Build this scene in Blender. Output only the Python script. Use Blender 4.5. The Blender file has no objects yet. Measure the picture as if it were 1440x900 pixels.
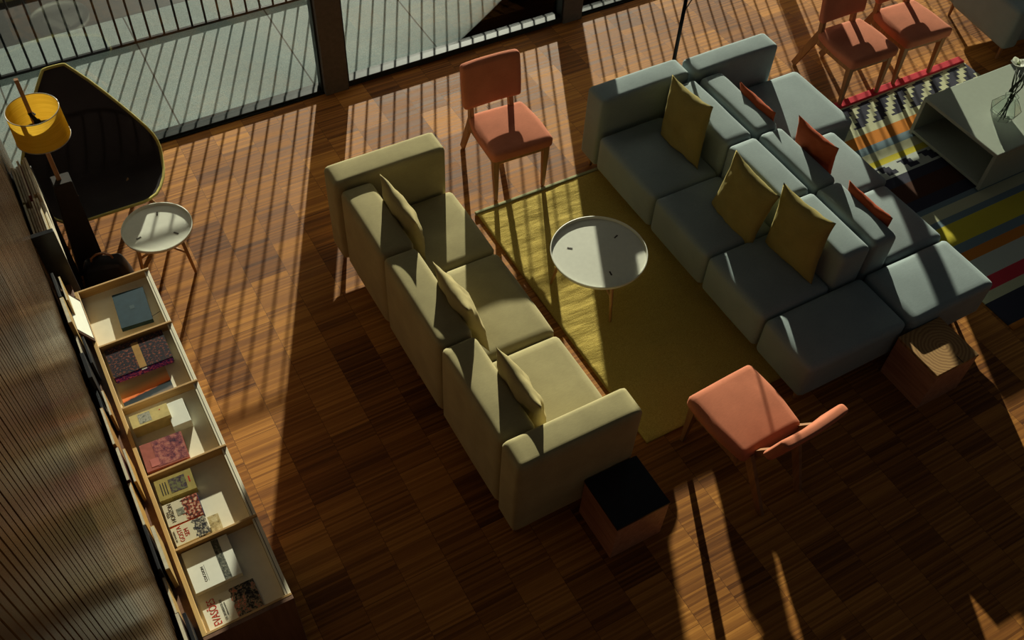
import bpy, bmesh, math, random
from mathutils import Vector, Matrix, noise
random.seed(7)
S = bpy.context.scene
C = S.collection
PI = math.pi

# ------------------------------------------------------------------ camera, light, exposure
cam = bpy.data.cameras.new('camera'); camo = bpy.data.objects.new('camera', cam); C.objects.link(camo)
R_ = Vector((0.87116322, -0.48937664, 0.03981392)); U_ = Vector((0.35979918, 0.69146091, 0.62643943)); W_ = Vector((0.33409459, 0.53140597, -0.77845263))
camo.matrix_world = Matrix(((R_.x, U_.x, -W_.x, 0), (R_.y, U_.y, -W_.y, 0), (R_.z, U_.z, -W_.z, 5.0), (0, 0, 0, 1)))
cam.sensor_width = 36.0; cam.sensor_fit = 'HORIZONTAL'; cam.lens = 1382.87/1440*36.0
cam.clip_start = 0.05; cam.clip_end = 200
S.camera = camo
S.view_settings.view_transform = 'Standard'; S.view_settings.look = 'None'
S.view_settings.exposure = 0.0; S.view_settings.gamma = 1.0
S.view_settings.use_curve_mapping = False

world = bpy.data.worlds.new('sky'); S.world = world; world.use_nodes = True
bg = world.node_tree.nodes['Background']; bg.inputs[0].default_value = (0.95, 1.0, 1.0, 1); bg.inputs[1].default_value = 0.036

sun = bpy.data.lights.new('sun', 'SUN'); suno = bpy.data.objects.new('sun', sun); C.objects.link(suno)
SD = Vector((-0.44, -0.898, -0.25)).normalized()
suno.rotation_euler = SD.to_track_quat('-Z', 'Y').to_euler()
suno.location = (6, 14, 5)
sun.energy = 9.6; sun.color = (1.0, 0.93, 0.74); sun.angle = math.radians(0.55)

# ------------------------------------------------------------------ helpers
def link(o): C.objects.link(o); return o
def tag(o, label=None, cat=None, group=None, kind=None):
    if label: o['label'] = label
    if cat: o['category'] = cat
    if group: o['group'] = group
    if kind: o['kind'] = kind
    return o
def thing(name, label, cat, loc=(0, 0, 0), rz=0, group=None):
    o = bpy.data.objects.new(name, None); o.empty_display_size = .1
    o.location = loc; o.rotation_euler = (0, 0, rz); link(o)
    return tag(o, label, cat, group)
def obj(name, bm, mat, parent=None, smooth=False, loc=None, rot=None):
    me = bpy.data.meshes.new(name); bm.normal_update(); bm.to_mesh(me); bm.free()
    if smooth:
        for p in me.polygons: p.use_smooth = True
    for m in (mat if isinstance(mat, (list, tuple)) else [mat]): me.materials.append(m)
    o = link(bpy.data.objects.new(name, me))
    if parent: o.parent = parent
    if loc: o.location = loc
    if rot: o.rotation_euler = rot
    return o
def box(x0, x1, y0, y1, z0, z1, bev=0, seg=2, bm=None):
    """box, optionally with rounded edges"""
    b = bmesh.new()
    r = bmesh.ops.create_cube(b, size=1)
    bmesh.ops.scale(b, vec=(abs(x1-x0), abs(y1-y0), abs(z1-z0)), verts=b.verts)
    bmesh.ops.translate(b, vec=((x0+x1)/2, (y0+y1)/2, (z0+z1)/2), verts=b.verts)
    if bev: bmesh.ops.bevel(b, geom=list(b.edges), offset=bev, segments=seg, profile=.5, affect='EDGES')
    if bm is None: return b
    me = bpy.data.meshes.new('t'); b.to_mesh(me); b.free(); bm.from_mesh(me); bpy.data.meshes.remove(me)
    return bm
def cushion(x0, x1, y0, y1, z0, z1, r=.03, puff=.012):
    """upholstered block: rounded edges and softly crowned faces"""
    b = bmesh.new(); bmesh.ops.create_cube(b, size=2)
    bmesh.ops.subdivide_edges(b, edges=list(b.edges), cuts=13, use_grid_fill=True)
    hx, hy, hz = (x1-x0)/2, (y1-y0)/2, (z1-z0)/2
    c = Vector(((x0+x1)/2, (y0+y1)/2, (z0+z1)/2))
    def wp(t): return math.copysign(abs(t)**.62, t)
    for v in b.verts:
        u = Vector((wp(v.co.x), wp(v.co.y), wp(v.co.z)))
        p = Vector((u.x*hx, u.y*hy, u.z*hz))
        q = Vector((max(-hx+r, min(hx-r, p.x)), max(-hy+r, min(hy-r, p.y)), max(-hz+r, min(hz-r, p.z))))
        d = p-q
        if d.length > 1e-9: p = q+d.normalized()*min(r, d.length if d.length < r else r)
        fx = (1-u.x**2); fy = (1-u.y**2); fz = (1-u.z**2)
        if abs(v.co.x) > .999: p.x += math.copysign(puff*max(0, fy*fz), v.co.x)
        if abs(v.co.y) > .999: p.y += math.copysign(puff*max(0, fx*fz)*.3, v.co.y)
        if abs(v.co.z) > .999: p.z += math.copysign(puff*max(0, fx*fy), v.co.z)
        p += Vector((0, 0, 1))*noise.noise((p+c)*5)*.003
        v.co = p+c
    return b
def bar(p, q, a, b_=None, n=4, a2=None, bm=None, up=None, roll=PI/4):
    """tapered rod from p to q; n=4 gives a square section"""
    bm = bm or bmesh.new(); p = Vector(p); q = Vector(q); a2 = a if a2 is None else a2
    d = (q-p).normalized(); ref = Vector((1, 0, 0)) if abs(d.x) < .8 else Vector((0, 1, 0))
    s = (ref-d*ref.dot(d)).normalized(); t = d.cross(s)
    b_ = 1.0 if b_ is None else b_
    k = 1.41421 if n == 4 else 1
    rings = []
    for c, r in ((p, a), (q, a2)):
        rings.append([bm.verts.new(c+(s*math.cos(roll*(n == 4)+2*PI*i/n)+t*b_*math.sin(roll*(n == 4)+2*PI*i/n))*r*k) for i in range(n)])
    for i in range(n): bm.faces.new((rings[0][i], rings[0][(i+1) % n], rings[1][(i+1) % n], rings[1][i]))
    bm.faces.new(rings[0][::-1]); bm.faces.new(rings[1])
    return bm
def tube(pts, r, n=8, bm=None):
    bm = bm or bmesh.new(); pts = [Vector(p) for p in pts]; prev = None; rings = []
    for i, p in enumerate(pts):
        d = (pts[min(i+1, len(pts)-1)]-pts[max(i-1, 0)]).normalized()
        ref = prev if prev is not None else (Vector((1, 0, 0)) if abs(d.x) < .8 else Vector((0, 1, 0)))
        s = (ref-d*ref.dot(d)).normalized(); prev = s; t = d.cross(s)
        rr = r[i] if isinstance(r, (list, tuple)) else r
        rings.append([bm.verts.new(p+(s*math.cos(2*PI*k/n)+t*math.sin(2*PI*k/n))*rr) for k in range(n)])
    for a, b in zip(rings, rings[1:]):
        for k in range(n): bm.faces.new((a[k], a[(k+1) % n], b[(k+1) % n], b[k]))
    bm.faces.new(rings[0][::-1]); bm.faces.new(rings[-1])
    return bm
def lathe(prof, n=64, bm=None, close=False):
    bm = bm or bmesh.new(); rings = []
    for (r, z) in prof:
        rings.append([bm.verts.new((r*math.cos(2*PI*k/n), r*math.sin(2*PI*k/n), z)) for k in range(n)] if r > 1e-6 else [bm.verts.new((0, 0, z))])
    for a, b in zip(rings, rings[1:]):
        for k in range(n):
            k2 = (k+1) % n
            if len(a) == 1: bm.faces.new((a[0], b[k2], b[k]))
            elif len(b) == 1: bm.faces.new((a[k], a[k2], b[0]))
            else: bm.faces.new((a[k], a[k2], b[k2], b[k]))
    return bm
def pillow(w, h, t, seed=0, N=30):
    """square stuffed cushion, centred, lying in the XZ plane with its thickness along Y"""
    bm = bmesh.new(); side = {}
    for s in (1, -1):
        for i in range(N+1):
            for j in range(N+1):
                u = 2*i/N-1; v = 2*j/N-1
                if s == -1 and (i in (0, N) or j in (0, N)): side[(s, i, j)] = side[(1, i, j)]; continue
                x = u*w/2*(1-.10*(1-v*v)**1.0*abs(u)**3); z = v*h/2*(1-.10*(1-u*u)*abs(v)**3)
                f = (max(0, 1-u**2)**.55)*(max(0, 1-v**2)**.55)
                e = max(abs(u), abs(v))
                wr = noise.noise(Vector((u*3+seed*7, v*3, s*3)))*.012+noise.noise(Vector((u*9+seed, v*9, s)))*.006*e
                y = s*(f*t/2)+s*wr*f**.5+noise.noise(Vector((u*2, v*2, seed*3)))*.008
                side[(s, i, j)] = bm.verts.new((x, y, z))
    for s in (1, -1):
        for i in range(N):
            for j in range(N):
                q = [side[(s, i, j)], side[(s, i+1, j)], side[(s, i+1, j+1)], side[(s, i, j+1)]]
                bm.faces.new(q if s == -1 else q[::-1])
    return bm
def copy_tree(o, parent=None):
    c = o.copy(); C.objects.link(c); c.parent = parent
    for ch in list(o.children): copy_tree(ch, c)
    return c

# ------------------------------------------------------------------ materials
class NT:
    def __init__(s, name):
        s.m = bpy.data.materials.new(name); s.m.use_nodes = True; s.t = s.m.node_tree
        s.b = s.t.nodes['Principled BSDF']; s.out = s.t.nodes['Material Output']
    def n(s, typ, **kw):
        x = s.t.nodes.new(typ)
        for k, v in kw.items():
            if hasattr(x, k): setattr(x, k, v)
        return x
    def l(s, a, b): s.t.links.new(a, b)
    def math(s, op, a, b=None, c=None):
        x = s.t.nodes.new('ShaderNodeMath'); x.operation = op
        for i, v in enumerate((a, b, c)):
            if v is None: continue
            if isinstance(v, (int, float)): x.inputs[i].default_value = v
            else: s.l(v, x.inputs[i])
        return x.outputs[0]
    def ramp(s, fac, stops, interp='LINEAR'):
        x = s.t.nodes.new('ShaderNodeValToRGB'); x.color_ramp.interpolation = interp
        e = x.color_ramp.elements
        while len(e) < len(stops): e.new(0.5)
        for k, (p, c) in enumerate(stops): e[k].position = p; e[k].color = (*c, 1)
        s.l(fac, x.inputs[0]); return x.outputs[0]
    def mix(s, f, a, b, mode='MIX'):
        x = s.t.nodes.new('ShaderNodeMix'); x.data_type = 'RGBA'; x.blend_type = mode
        for k, v in ((0, f), (6, a), (7, b)):
            if isinstance(v, (int, float)): x.inputs[k].default_value = v
            elif isinstance(v, tuple): x.inputs[k].default_value = (*v, 1)
            else: s.l(v, x.inputs[k])
        return x.outputs[2]
    def co(s, kind='Object'):
        x = s.t.nodes.new('ShaderNodeTexCoord'); return x.outputs[kind]
    def mapping(s, v, scale=(1, 1, 1), rot=(0, 0, 0), loc=(0, 0, 0)):
        x = s.t.nodes.new('ShaderNodeMapping'); s.l(v, x.inputs[0])
        x.inputs['Scale'].default_value = scale; x.inputs['Rotation'].default_value = rot; x.inputs['Location'].default_value = loc
        return x.outputs[0]
    def noise(s, v, scale, detail=3, rough=.5):
        x = s.t.nodes.new('ShaderNodeTexNoise'); s.l(v, x.inputs['Vector']); x.inputs['Scale'].default_value = scale
        x.inputs['Detail'].default_value = detail; x.inputs['Roughness'].default_value = rough; return x.outputs[0]
    def bump(s, h, strength=.3, dist=.01):
        x = s.t.nodes.new('ShaderNodeBump'); x.inputs['Strength'].default_value = strength; x.inputs['Distance'].default_value = dist
        s.l(h, x.inputs['Height']); s.l(x.outputs[0], s.b.inputs['Normal'])
    def set(s, col=None, rough=None, metal=None, spec=None):
        for k, v in (('Base Color', col), ('Roughness', rough), ('Metallic', metal), ('Specular IOR Level', spec)):
            if v is None: continue
            if isinstance(v, tuple): s.b.inputs[k].default_value = (*v, 1)
            elif isinstance(v, (int, float)): s.b.inputs[k].default_value = v
            else: s.l(v, s.b.inputs[k])
def hexc(r, g, b):
    f = lambda c: ((c/255+.055)/1.055)**2.4 if c/255 > .04045 else c/255/12.92
    return (f(r), f(g), f(b))
def plain(name, col, rough=.5, metal=0, spec=.15, nz=.12, sc=30):
    m = NT(name); v = m.co(); n = m.noise(v, sc, 4)
    d = tuple(c*(1-nz*2) for c in col)
    m.set(m.ramp(n, [(.3, d), (.7, col)]), rough, metal, spec); m.bump(n, .05, .002); return m.m
def fabric(name, col, weave=900, sheen=.25, var=.18):
    m = NT(name); v = m.co(); big = m.noise(v, 6, 3); fine = m.noise(v, weave, 2, .7); mid = m.noise(m.mapping(v, (1, 6, 6)), 40, 2)
    c1 = m.ramp(big, [(.3, tuple(c*(1-var) for c in col)), (.7, col)])
    f = m.math('ADD', m.math('MULTIPLY', fine, .6), m.math('MULTIPLY', mid, .4))
    c2 = m.mix(.5, c1, m.ramp(f, [(.3, (.55, .55, .55)), (.7, (1, 1, 1))]), 'MULTIPLY')
    m.set(c2, .95, 0, .15); m.b.inputs['Sheen Weight'].default_value = sheen; m.b.inputs['Sheen Tint'].default_value = (*col, 1)
    m.b.inputs['Sheen Roughness'].default_value = .4
    m.bump(f, .10, .001); return m.m
def wood(name, c0, c1, sc=1.0, axis='Z', rough=.45):
    m = NT(name); v = m.co(); st = {'X': (2, 26, 26), 'Y': (26, 2, 26), 'Z': (26, 26, 2)}[axis]
    n = m.noise(m.mapping(v, tuple(s*sc for s in st)), 1.6, 5, .6)
    m.set(m.ramp(n, [(.3, c0), (.7, c1)]), rough, 0, .4); m.bump(n, .12, .002); return m.m

# parquet: mosaic blocks of thin strips running along X
def parquet():
    m = NT('oak_strip_parquet'); v = m.co(); s = m.n('ShaderNodeSeparateXYZ'); m.l(v, s.inputs[0]); X, Y = s.outputs[0], s.outputs[1]
    cw, rh, sh = .252, .34, .0125
    col = m.math('FLOOR', m.math('DIVIDE', X, cw))
    wn = m.n('ShaderNodeTexWhiteNoise', noise_dimensions='1D'); m.l(col, wn.inputs['W'])
    yo = m.math('ADD', Y, m.math('MULTIPLY', wn.outputs[0], rh))
    row = m.math('FLOOR', m.math('DIVIDE', yo, rh))
    cb = m.n('ShaderNodeCombineXYZ'); m.l(col, cb.inputs[0]); m.l(row, cb.inputs[1])
    w1 = m.n('ShaderNodeTexWhiteNoise', noise_dimensions='3D'); m.l(cb.outputs[0], w1.inputs['Vector'])
    stp = m.math('FLOOR', m.math('DIVIDE', Y, sh))
    cb2 = m.n('ShaderNodeCombineXYZ'); m.l(col, cb2.inputs[0]); m.l(stp, cb2.inputs[1]); m.l(row, cb2.inputs[2])
    w2 = m.n('ShaderNodeTexWhiteNoise', noise_dimensions='3D'); m.l(cb2.outputs[0], w2.inputs['Vector'])
    grain = m.noise(m.mapping(v, (6, 160, 1)), 1, 3, .6)
    t = m.math('ADD', m.math('MULTIPLY', w1.outputs[0], .40), m.math('ADD', m.math('MULTIPLY', w2.outputs[0], .34), m.math('MULTIPLY', grain, .34)))
    c = m.ramp(t, [(.15, (.080, .026, .008)), (.40, (.21, .075, .016)), (.65, (.37, .145, .027)), (.92, (.58, .25, .05))])
    fx = m.math('FRACT', m.math('DIVIDE', X, cw)); fy = m.math('FRACT', m.math('DIVIDE', yo, rh)); fs = m.math('FRACT', m.math('DIVIDE', Y, sh))
    g = m.math('MAXIMUM', m.math('LESS_THAN', fx, .009), m.math('LESS_THAN', fy, .008))
    g2 = m.math('MULTIPLY', m.math('LESS_THAN', fs, .10), .18)
    c = m.mix(m.math('MAXIMUM', m.math('MULTIPLY', g, .75), g2), c, (.03, .013, .006))
    rg = m.math('ADD', .55, m.math('MULTIPLY', w2.outputs[0], .16))
    m.set(c, rg, 0, .12)
    h = m.math('SUBTRACT', m.math('MULTIPLY', w2.outputs[0], .3), m.math('MAXIMUM', g, g2)); m.bump(h, .12, .002)
    return m.m
def concrete():
    m = NT('speckled_concrete'); v = m.co(); s = m.n('ShaderNodeSeparateXYZ'); m.l(v, s.inputs[0])
    n1 = m.noise(v, 260, 2, .8); n2 = m.noise(v, 2.2, 4)
    c = m.ramp(n1, [(.30, hexc(72, 84, 84)), (.5, hexc(112, 124, 122)), (.66, hexc(140, 150, 142)), (.80, hexc(238, 240, 228))])
    c = m.mix(.5, c, m.ramp(n2, [(.3, (.62, .66, .66)), (.7, (1, 1, 1))]), 'MULTIPLY')
    f = m.math('FRACT', m.math('DIVIDE', m.math('SUBTRACT', s.outputs[0], .826), 1.095))
    c = m.mix(m.math('LESS_THAN', f, .012), c, (.03, .035, .03)); m.set(c, .8, 0, .3); m.bump(n1, .3, .003); return m.m
def glass_pane():
    m = NT('window_glass'); t = m.n('ShaderNodeBsdfTransparent'); t.inputs[0].default_value = (.95, .98, .97, 1)
    g = m.n('ShaderNodeBsdfGlossy'); g.inputs['Roughness'].default_value = .0
    fr = m.n('ShaderNodeFresnel'); fr.inputs[0].default_value = 1.45
    x = m.n('ShaderNodeMixShader'); m.l(fr.outputs[0], x.inputs[0]); m.l(t.outputs[0], x.inputs[1]); m.l(g.outputs[0], x.inputs[2]); m.l(x.outputs[0], m.out.inputs[0])
    return m.m
def kilim():
    m = NT('striped_kilim'); v = m.co(); s = m.n('ShaderNodeSeparateXYZ'); m.l(v, s.inputs[0]); X, Y = s.outputs[0], s.outputs[1]
    # Y is metres from the far hem (0) towards the viewer (negative)
    red = hexc(205, 60, 72); cr = hexc(196, 196, 160); dk = hexc(62, 62, 74); og = hexc(205, 128, 52); bl = hexc(120, 140, 148); yl = hexc(212, 196, 66); br = hexc(80, 52, 40); wh = hexc(190, 196, 184)
    d = m.math('MULTIPLY', Y, -1)
    bands = [(0, red), (.055, cr), (.34, cr), (.38, og), (.50, bl), (.58, cr), (.66, yl), (.72, wh), (.86, dk), (.95, br), (1.06, br), (1.12, dk), (1.22, bl), (1.27, cr), (1.36, bl), (1.42, yl), (1.60, bl), (1.67, og), (1.76, wh), (1.92, red), (2.02, cr), (2.1, dk), (2.3, og)]
    c = m.ramp(m.math('DIVIDE', d, 2.4), [(p/2.4, k) for p, k in bands], 'CONSTANT')
    # stepped zigzag in the pale band
    st = m.math('FLOOR', m.math('DIVIDE', d, .042))
    z = m.math('PINGPONG', m.math('ADD', X, m.math('MULTIPLY', st, .045)), .10)
    zz = m.math('LESS_THAN', m.math('FLOOR', m.math('DIVIDE', z, .03)), 1.5)
    ina = m.math('MULTIPLY', m.math('GREATER_THAN', d, .075), m.math('LESS_THAN', d, .315))
    c = m.mix(m.math('MULTIPLY', zz, ina), c, dk)
    st2 = m.math('PINGPONG', m.math('ADD', X, m.math('MULTIPLY', st, -.03)), .11)
    inb = m.math('MULTIPLY', m.math('GREATER_THAN', d, .74), m.math('LESS_THAN', d, .84))
    c = m.mix(m.math('MULTIPLY', m.math('LESS_THAN', st2, .05), inb), c, dk)
    n = m.noise(v, 350, 2); c = m.mix(.4, c, m.ramp(n, [(.3, (.5, .5, .5)), (.7, (1, 1, 1))]), 'MULTIPLY')
    m.set(c, .95, 0, .1); m.bump(n, .5, .004); return m.m
def shag():
    m = NT('mustard_wool_rug'); v = m.co(); n = m.noise(v, 180, 3, .7); w = m.noise(m.mapping(v, (1.2, 5, 1)), 3.2, 3)
    c = m.ramp(n, [(.25, hexc(152, 128, 58)), (.75, hexc(208, 184, 98))]); m.set(c, .95, 0, .1)
    m.bump(m.math('ADD', m.math('MULTIPLY', n, .25), w), .6, .02); return m.m

M = dict(
    floor=parquet(), concrete=concrete(), glass=glass_pane(), kilim=kilim(), shag=shag(),
    rugedge=fabric('rug_binding', hexc(170, 172, 130)), redhem=fabric('red_hem', hexc(205, 58, 70)),
    frame=plain('dark_steel', (.022, .026, .026), .38, .4), blackmetal=plain('black_metal', (.012, .013, .014), .4, .6), wallw=plain('dark_plaster', (.06, .055, .05), .8),
    pillar=plain('brown_grey_paint', (.095, .080, .070), .6),
    olive=fabric('olive_wool', (.45, .385, .20)), oliveback=fabric('olive_wool_panel', (.5, .4, .2)),
    slate=fabric('slate_blue_wool', (.30, .36, .36), var=.1), navy=fabric('navy_fabric', hexc(30, 36, 46)),
    coral=fabric('coral_wool', (.60, .20, .11)), rust=fabric('rust_linen', hexc(170, 82, 50)), mustard=fabric('mustard_plush', (.34, .275, .09)), pillowolive=fabric('olive_linen', (.46, .38, .18)),
    oak=wood('oak', (.30, .15, .055), (.52, .29, .12)), teak=wood('teak', (.20, .085, .035), (.36, .17, .07)), ply=wood('plywood', (.42, .25, .08), (.62, .40, .15), axis='Y'),
    plyx=wood('plywood_divider', (.38, .22, .075), (.56, .35, .14), axis='X'),
    unit=wood('brown_veneer', (.12, .055, .030), (.20, .10, .055), axis='Z', rough=.5),
    white=plain('white_laminate', (.66, .66, .56), .4, nz=.03), tray=plain('cream_laminate', (.74, .68, .52), .55, nz=.03), gloss=plain('white_gloss', (.36, .40, .33), .12, nz=.02),
    slot=plain('dark_slot', (.05, .035, .02), .5), block=wood('smoked_oak', (.32, .14, .08), (.52, .27, .16), axis='Y'),
    shade=plain('yellow_lampshade', hexc(225, 190, 70), .7, nz=.04), bulb=plain('frosted_socket', (.45, .42, .35), .3), chrome=plain('chrome', (.8, .8, .8), .15, 1.0),
    shell=fabric('charcoal_felt', (.060, .050, .050), sheen=.05), shell_lit_edge=fabric('olive_sunlit_edge', hexc(190, 176, 100)), lacq_and_shade=plain('black_lacquer_and_shade', (.020, .020, .022), .3),
)
ml = NT('round_grain_top'); v_ = ml.co(); rg = ml.n('ShaderNodeTexWave'); rg.wave_type = 'RINGS'; rg.rings_direction = 'Z'
ml.l(ml.mapping(v_, (1, 1, 1), loc=(-.02, .02, 0)), rg.inputs['Vector']); rg.inputs['Scale'].default_value = 14; rg.inputs['Distortion'].default_value = 3.5; rg.inputs['Detail'].default_value = 3
ml.set(ml.ramp(rg.outputs[1], [(.1, hexc(140, 102, 58)), (.9, hexc(170, 130, 78))]), .6, 0, .3); M['endgrain'] = ml.m
vg = NT('clear_vase_glass'); vg.set((.9, .95, .92), .02, 0, .5); vg.b.inputs['Transmission Weight'].default_value = 1.0; vg.b.inputs['IOR'].default_value = 1.4; M['vglass'] = vg.m
# shade lets light through
tm = NT('lampshade_paper'); n_ = tm.noise(tm.mapping(tm.co(), (1, 1, 30)), 6, 2)
dd = tm.n('ShaderNodeBsdfDiffuse'); tt = tm.n('ShaderNodeBsdfTranslucent'); cc = tm.ramp(n_, [(.3, hexc(222, 184, 62)), (.7, hexc(238, 204, 84))])
tm.l(cc, dd.inputs[0]); tm.l(cc, tt.inputs[0]); mx = tm.n('ShaderNodeMixShader'); mx.inputs[0].default_value = .35
tm.l(dd.outputs[0], mx.inputs[1]); tm.l(tt.outputs[0], mx.inputs[2]); tm.l(mx.outputs[0], tm.out.inputs[0]); M['shade'] = tm.m

# ------------------------------------------------------------------ setting
def struct(name, bm, mat, parent=None, smooth=False):
    o = obj(name, bm, mat, parent, smooth)
    if not parent: o['kind'] = 'structure'
    return o
struct('floor', box(-1.2, 13, -3, 6.10, -.12, 0), M['floor'])
struct('terrace', box(-4, 15, 6.24, 7.80, -.35, -.002), M['concrete'])
struct('trim_1', box(-.42, 13, 6.10, 6.24, -.3, .012), M['frame'])          # threshold under the window wall
struct('gutter', box(-6, 16, 7.81, 9.2, -.62, -.45), plain('dark_water_channel', (.030, .030, .026), .5))
struct('ground', box(-14, 24, 9.2, 26, -1.0, -.42), plain('ochre_gravel', hexc(120, 108, 74), .9, nz=.35, sc=1.6))

pil = [(1.955, 2.152), (4.145, 4.335), (6.44, 6.54), (8.69, 8.79), (10.93, 11.03)]
for i, (a, b) in enumerate(pil):
    bm = box(a, b, 6.07, 6.24, 0, 3.6, .006)
    struct('trim_%d' % (i+2), bm, M['pillar'])
struct('wall_back', box(-.42, 13, 6.07, 6.27, 3.6, 6.6), M['wallw'])
xs = [(-.42, 1.955)]+[(pil[i][1], pil[i+1][0]) for i in range(4)]
for i, (a, b) in enumerate(xs):
    a += .001; b -= .001
    low = .048 if i == 1 else .018
    y0, y1 = (6.115, 6.19) if i != 1 else (6.09, 6.185)
    bm = box(a, b, y0, y1, .012, low+.012, .004); box(a, b, y0, y1, 3.5, 3.6, bm=bm)
    box(a, a+.013, y0, y1, low, 3.5, bm=bm); box(b-.013, b, y0, y1, low, 3.5, bm=bm)
    w = struct('window_%d' % (i+1), bm, M['frame'])
    obj('pane', box(a+.012, b-.012, 6.15, 6.158, low+.01, 3.5), M['glass'], w)

# ribbed lacquered panel wall rising behind the display unit
bm = bmesh.new(); y = -1.6; k = 0
while y < 5.55:
    wd = .034+.012*random.random()
    box(-.34, -.322+.001*random.random(), y, y+wd-.004, 0, 4.5, .0018, 1, bm=bm); y += wd; k += 1
box(-.42, -.335, -1.6, 5.56, 0, 4.5, bm=bm)
mp = NT('ribbed_walnut_lacquer'); v_ = mp.co(); n1 = mp.noise(mp.mapping(v_, (1, 26, .8)), 1.5, 4); mp.set(mp.ramp(n1, [(.3, (.045, .023, .010)), (.7, (.11, .062, .030))]), .24, .35, .5); mp.bump(n1, .05, .002)
struct('wall_left', bm, mp.m)

# ------------------------------------------------------------------ railing outside
rail = thing('railing', 'dark steel railing of thin upright bars outside the window wall', 'railing', (0, 7.40, 0))
RB = box(-.9, 10.9, -.012, .012, .0, .022); obj('bottom_rail', RB, M['blackmetal'], rail)
obj('top_rail', box(-.9, 10.9, -.018, .018, 1.076, 1.092, .003), M['blackmetal'], rail)
pb = obj('baluster', bar((0, 0, .02), (0, 0, 1.08), .0095, n=8), M['blackmetal'], rail, loc=(.834-13*.1185, 0, 0))
for k in range(-12, 84):
    c = pb.copy(); C.objects.link(c); c.parent = rail; c.location = (.834+k*.1185, 0, 0)

# ------------------------------------------------------------------ rugs
def rug_mesh(w, h, nx, ny, amp, t=.014):
    bm = bmesh.new(); g = [[None]*(ny+1) for _ in range(nx+1)]
    for i in range(nx+1):
        for j in range(ny+1):
            x = w*i/nx; y = -h*j/ny
            z = t+amp*(abs(noise.noise(Vector((x*1.6, y*6, 2))))*1.2+noise.noise(Vector((x*9, y*16, 5)))*.35)
            if i in (0, nx) or j in (0, ny): z = t
            g[i][j] = bm.verts.new((x, y, max(.006, z)))
    for i in range(nx):
        for j in range(ny): bm.faces.new((g[i][j], g[i][j+1], g[i+1][j+1], g[i+1][j]))
    r = bmesh.ops.extrude_face_region(bm, geom=list(bm.faces))
    for e in r['geom']:
        if isinstance(e, bmesh.types.BMVert): pass
    vs = [e for e in r['geom'] if isinstance(e, bmesh.types.BMVert)]
    for v in vs: v.co.z = .001
    bmesh.ops.recalc_face_normals(bm, faces=bm.faces)
    return bm
yr = thing('area_rug', 'rumpled mustard yellow wool rug between the olive sofa and the blue sofas', 'rug', (2.395, 4.365, 0))
obj('pile', rug_mesh(1.50, 2.15, 70, 110, .010), M['shag'], yr, True)
bm = box(-.012, 1.51, -.006, .020, .001, .024, .006)
obj('binding', bm, M['rugedge'], yr)
kr = thing('kilim_rug', 'flat woven rug with red hem and multicoloured stripes under the white coffee table', 'rug', (5.06, 4.145, 0))
obj('weave', rug_mesh(1.88, 2.35, 60, 60, .002, .008), M['kilim'], kr, True)
obj('hem', box(-.005, 1.885, -.060, .012, .001, .024, .008), M['redhem'], kr)

# ------------------------------------------------------------------ olive sofa
H1 = .10
def peg(x, y, mat=None): return bar((x, y, .003), (x, y, H1+.01), .012, n=10, a2=.02)
os_ = thing('sofa', 'long olive green three seat sofa standing on the parquet beside the yellow rug', 'sofa', (1.375, 2.04, 0))
def part(name, bm, mat, root, smooth=True): # world-coordinate mesh moved into the root's frame
    bmesh.ops.translate(bm, vec=-root.location, verts=bm.verts)
    return obj(name, bm, mat, root, smooth)
part('arm', cushion(1.362, 2.125, 4.30, 4.50, H1, .785, .03, .006), M['olive'], os_)
part('arm', cushion(1.375, 2.125, 2.035, 2.225, H1, .785, .03, .006), M['olive'], os_)
ys = [4.295, 3.665, 2.92, 2.23]
for a, b in zip(ys, ys[1:]):
    part('backrest', cushion(1.382, 1.60, b+.004, a-.004, H1, .745, .035, .008), M['olive'], os_)
    part('seat', cushion(1.60, 2.155, b+.004, a-.004, H1+.02, .425, .035, .012), M['olive'], os_)
for (x, y) in ((1.42, 4.53-.08), (2.06, 4.43), (1.42, 2.10), (2.06, 2.10), (1.42, 3.3), (2.06, 3.3)):
    part('leg', peg(x, y), M['oak'], os_)
for i, (x, y, z, tl, rr, lab) in enumerate(((1.665, 3.97, .655, .20, .06, 'far'), (1.660, 3.19, .640, .30, .02, 'mid'), (1.665, 2.50, .650, .22, .05, 'near'))):
    o = obj('throw_pillow', pillow(.43, .46, .13, i+1), M['pillowolive'], None, True)
    o.rotation_mode = 'XYZ'
    m = Matrix.Translation((x, y, z)) @ Matrix.Rotation(PI/2+rr, 4, 'Z') @ Matrix.Rotation(-tl*1.0, 4, 'X') @ Matrix.Rotation((-.12, .06, -.08)[i], 4, 'Y')
    o.matrix_world = m
    tag(o, {'far': 'olive throw pillow at the window end of the olive sofa', 'mid': 'olive throw pillow on the middle seat of the olive sofa', 'near': 'olive throw pillow on the olive sofa next to its near arm'}[lab], 'pillow', 'olive pillows on the olive sofa')

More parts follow.
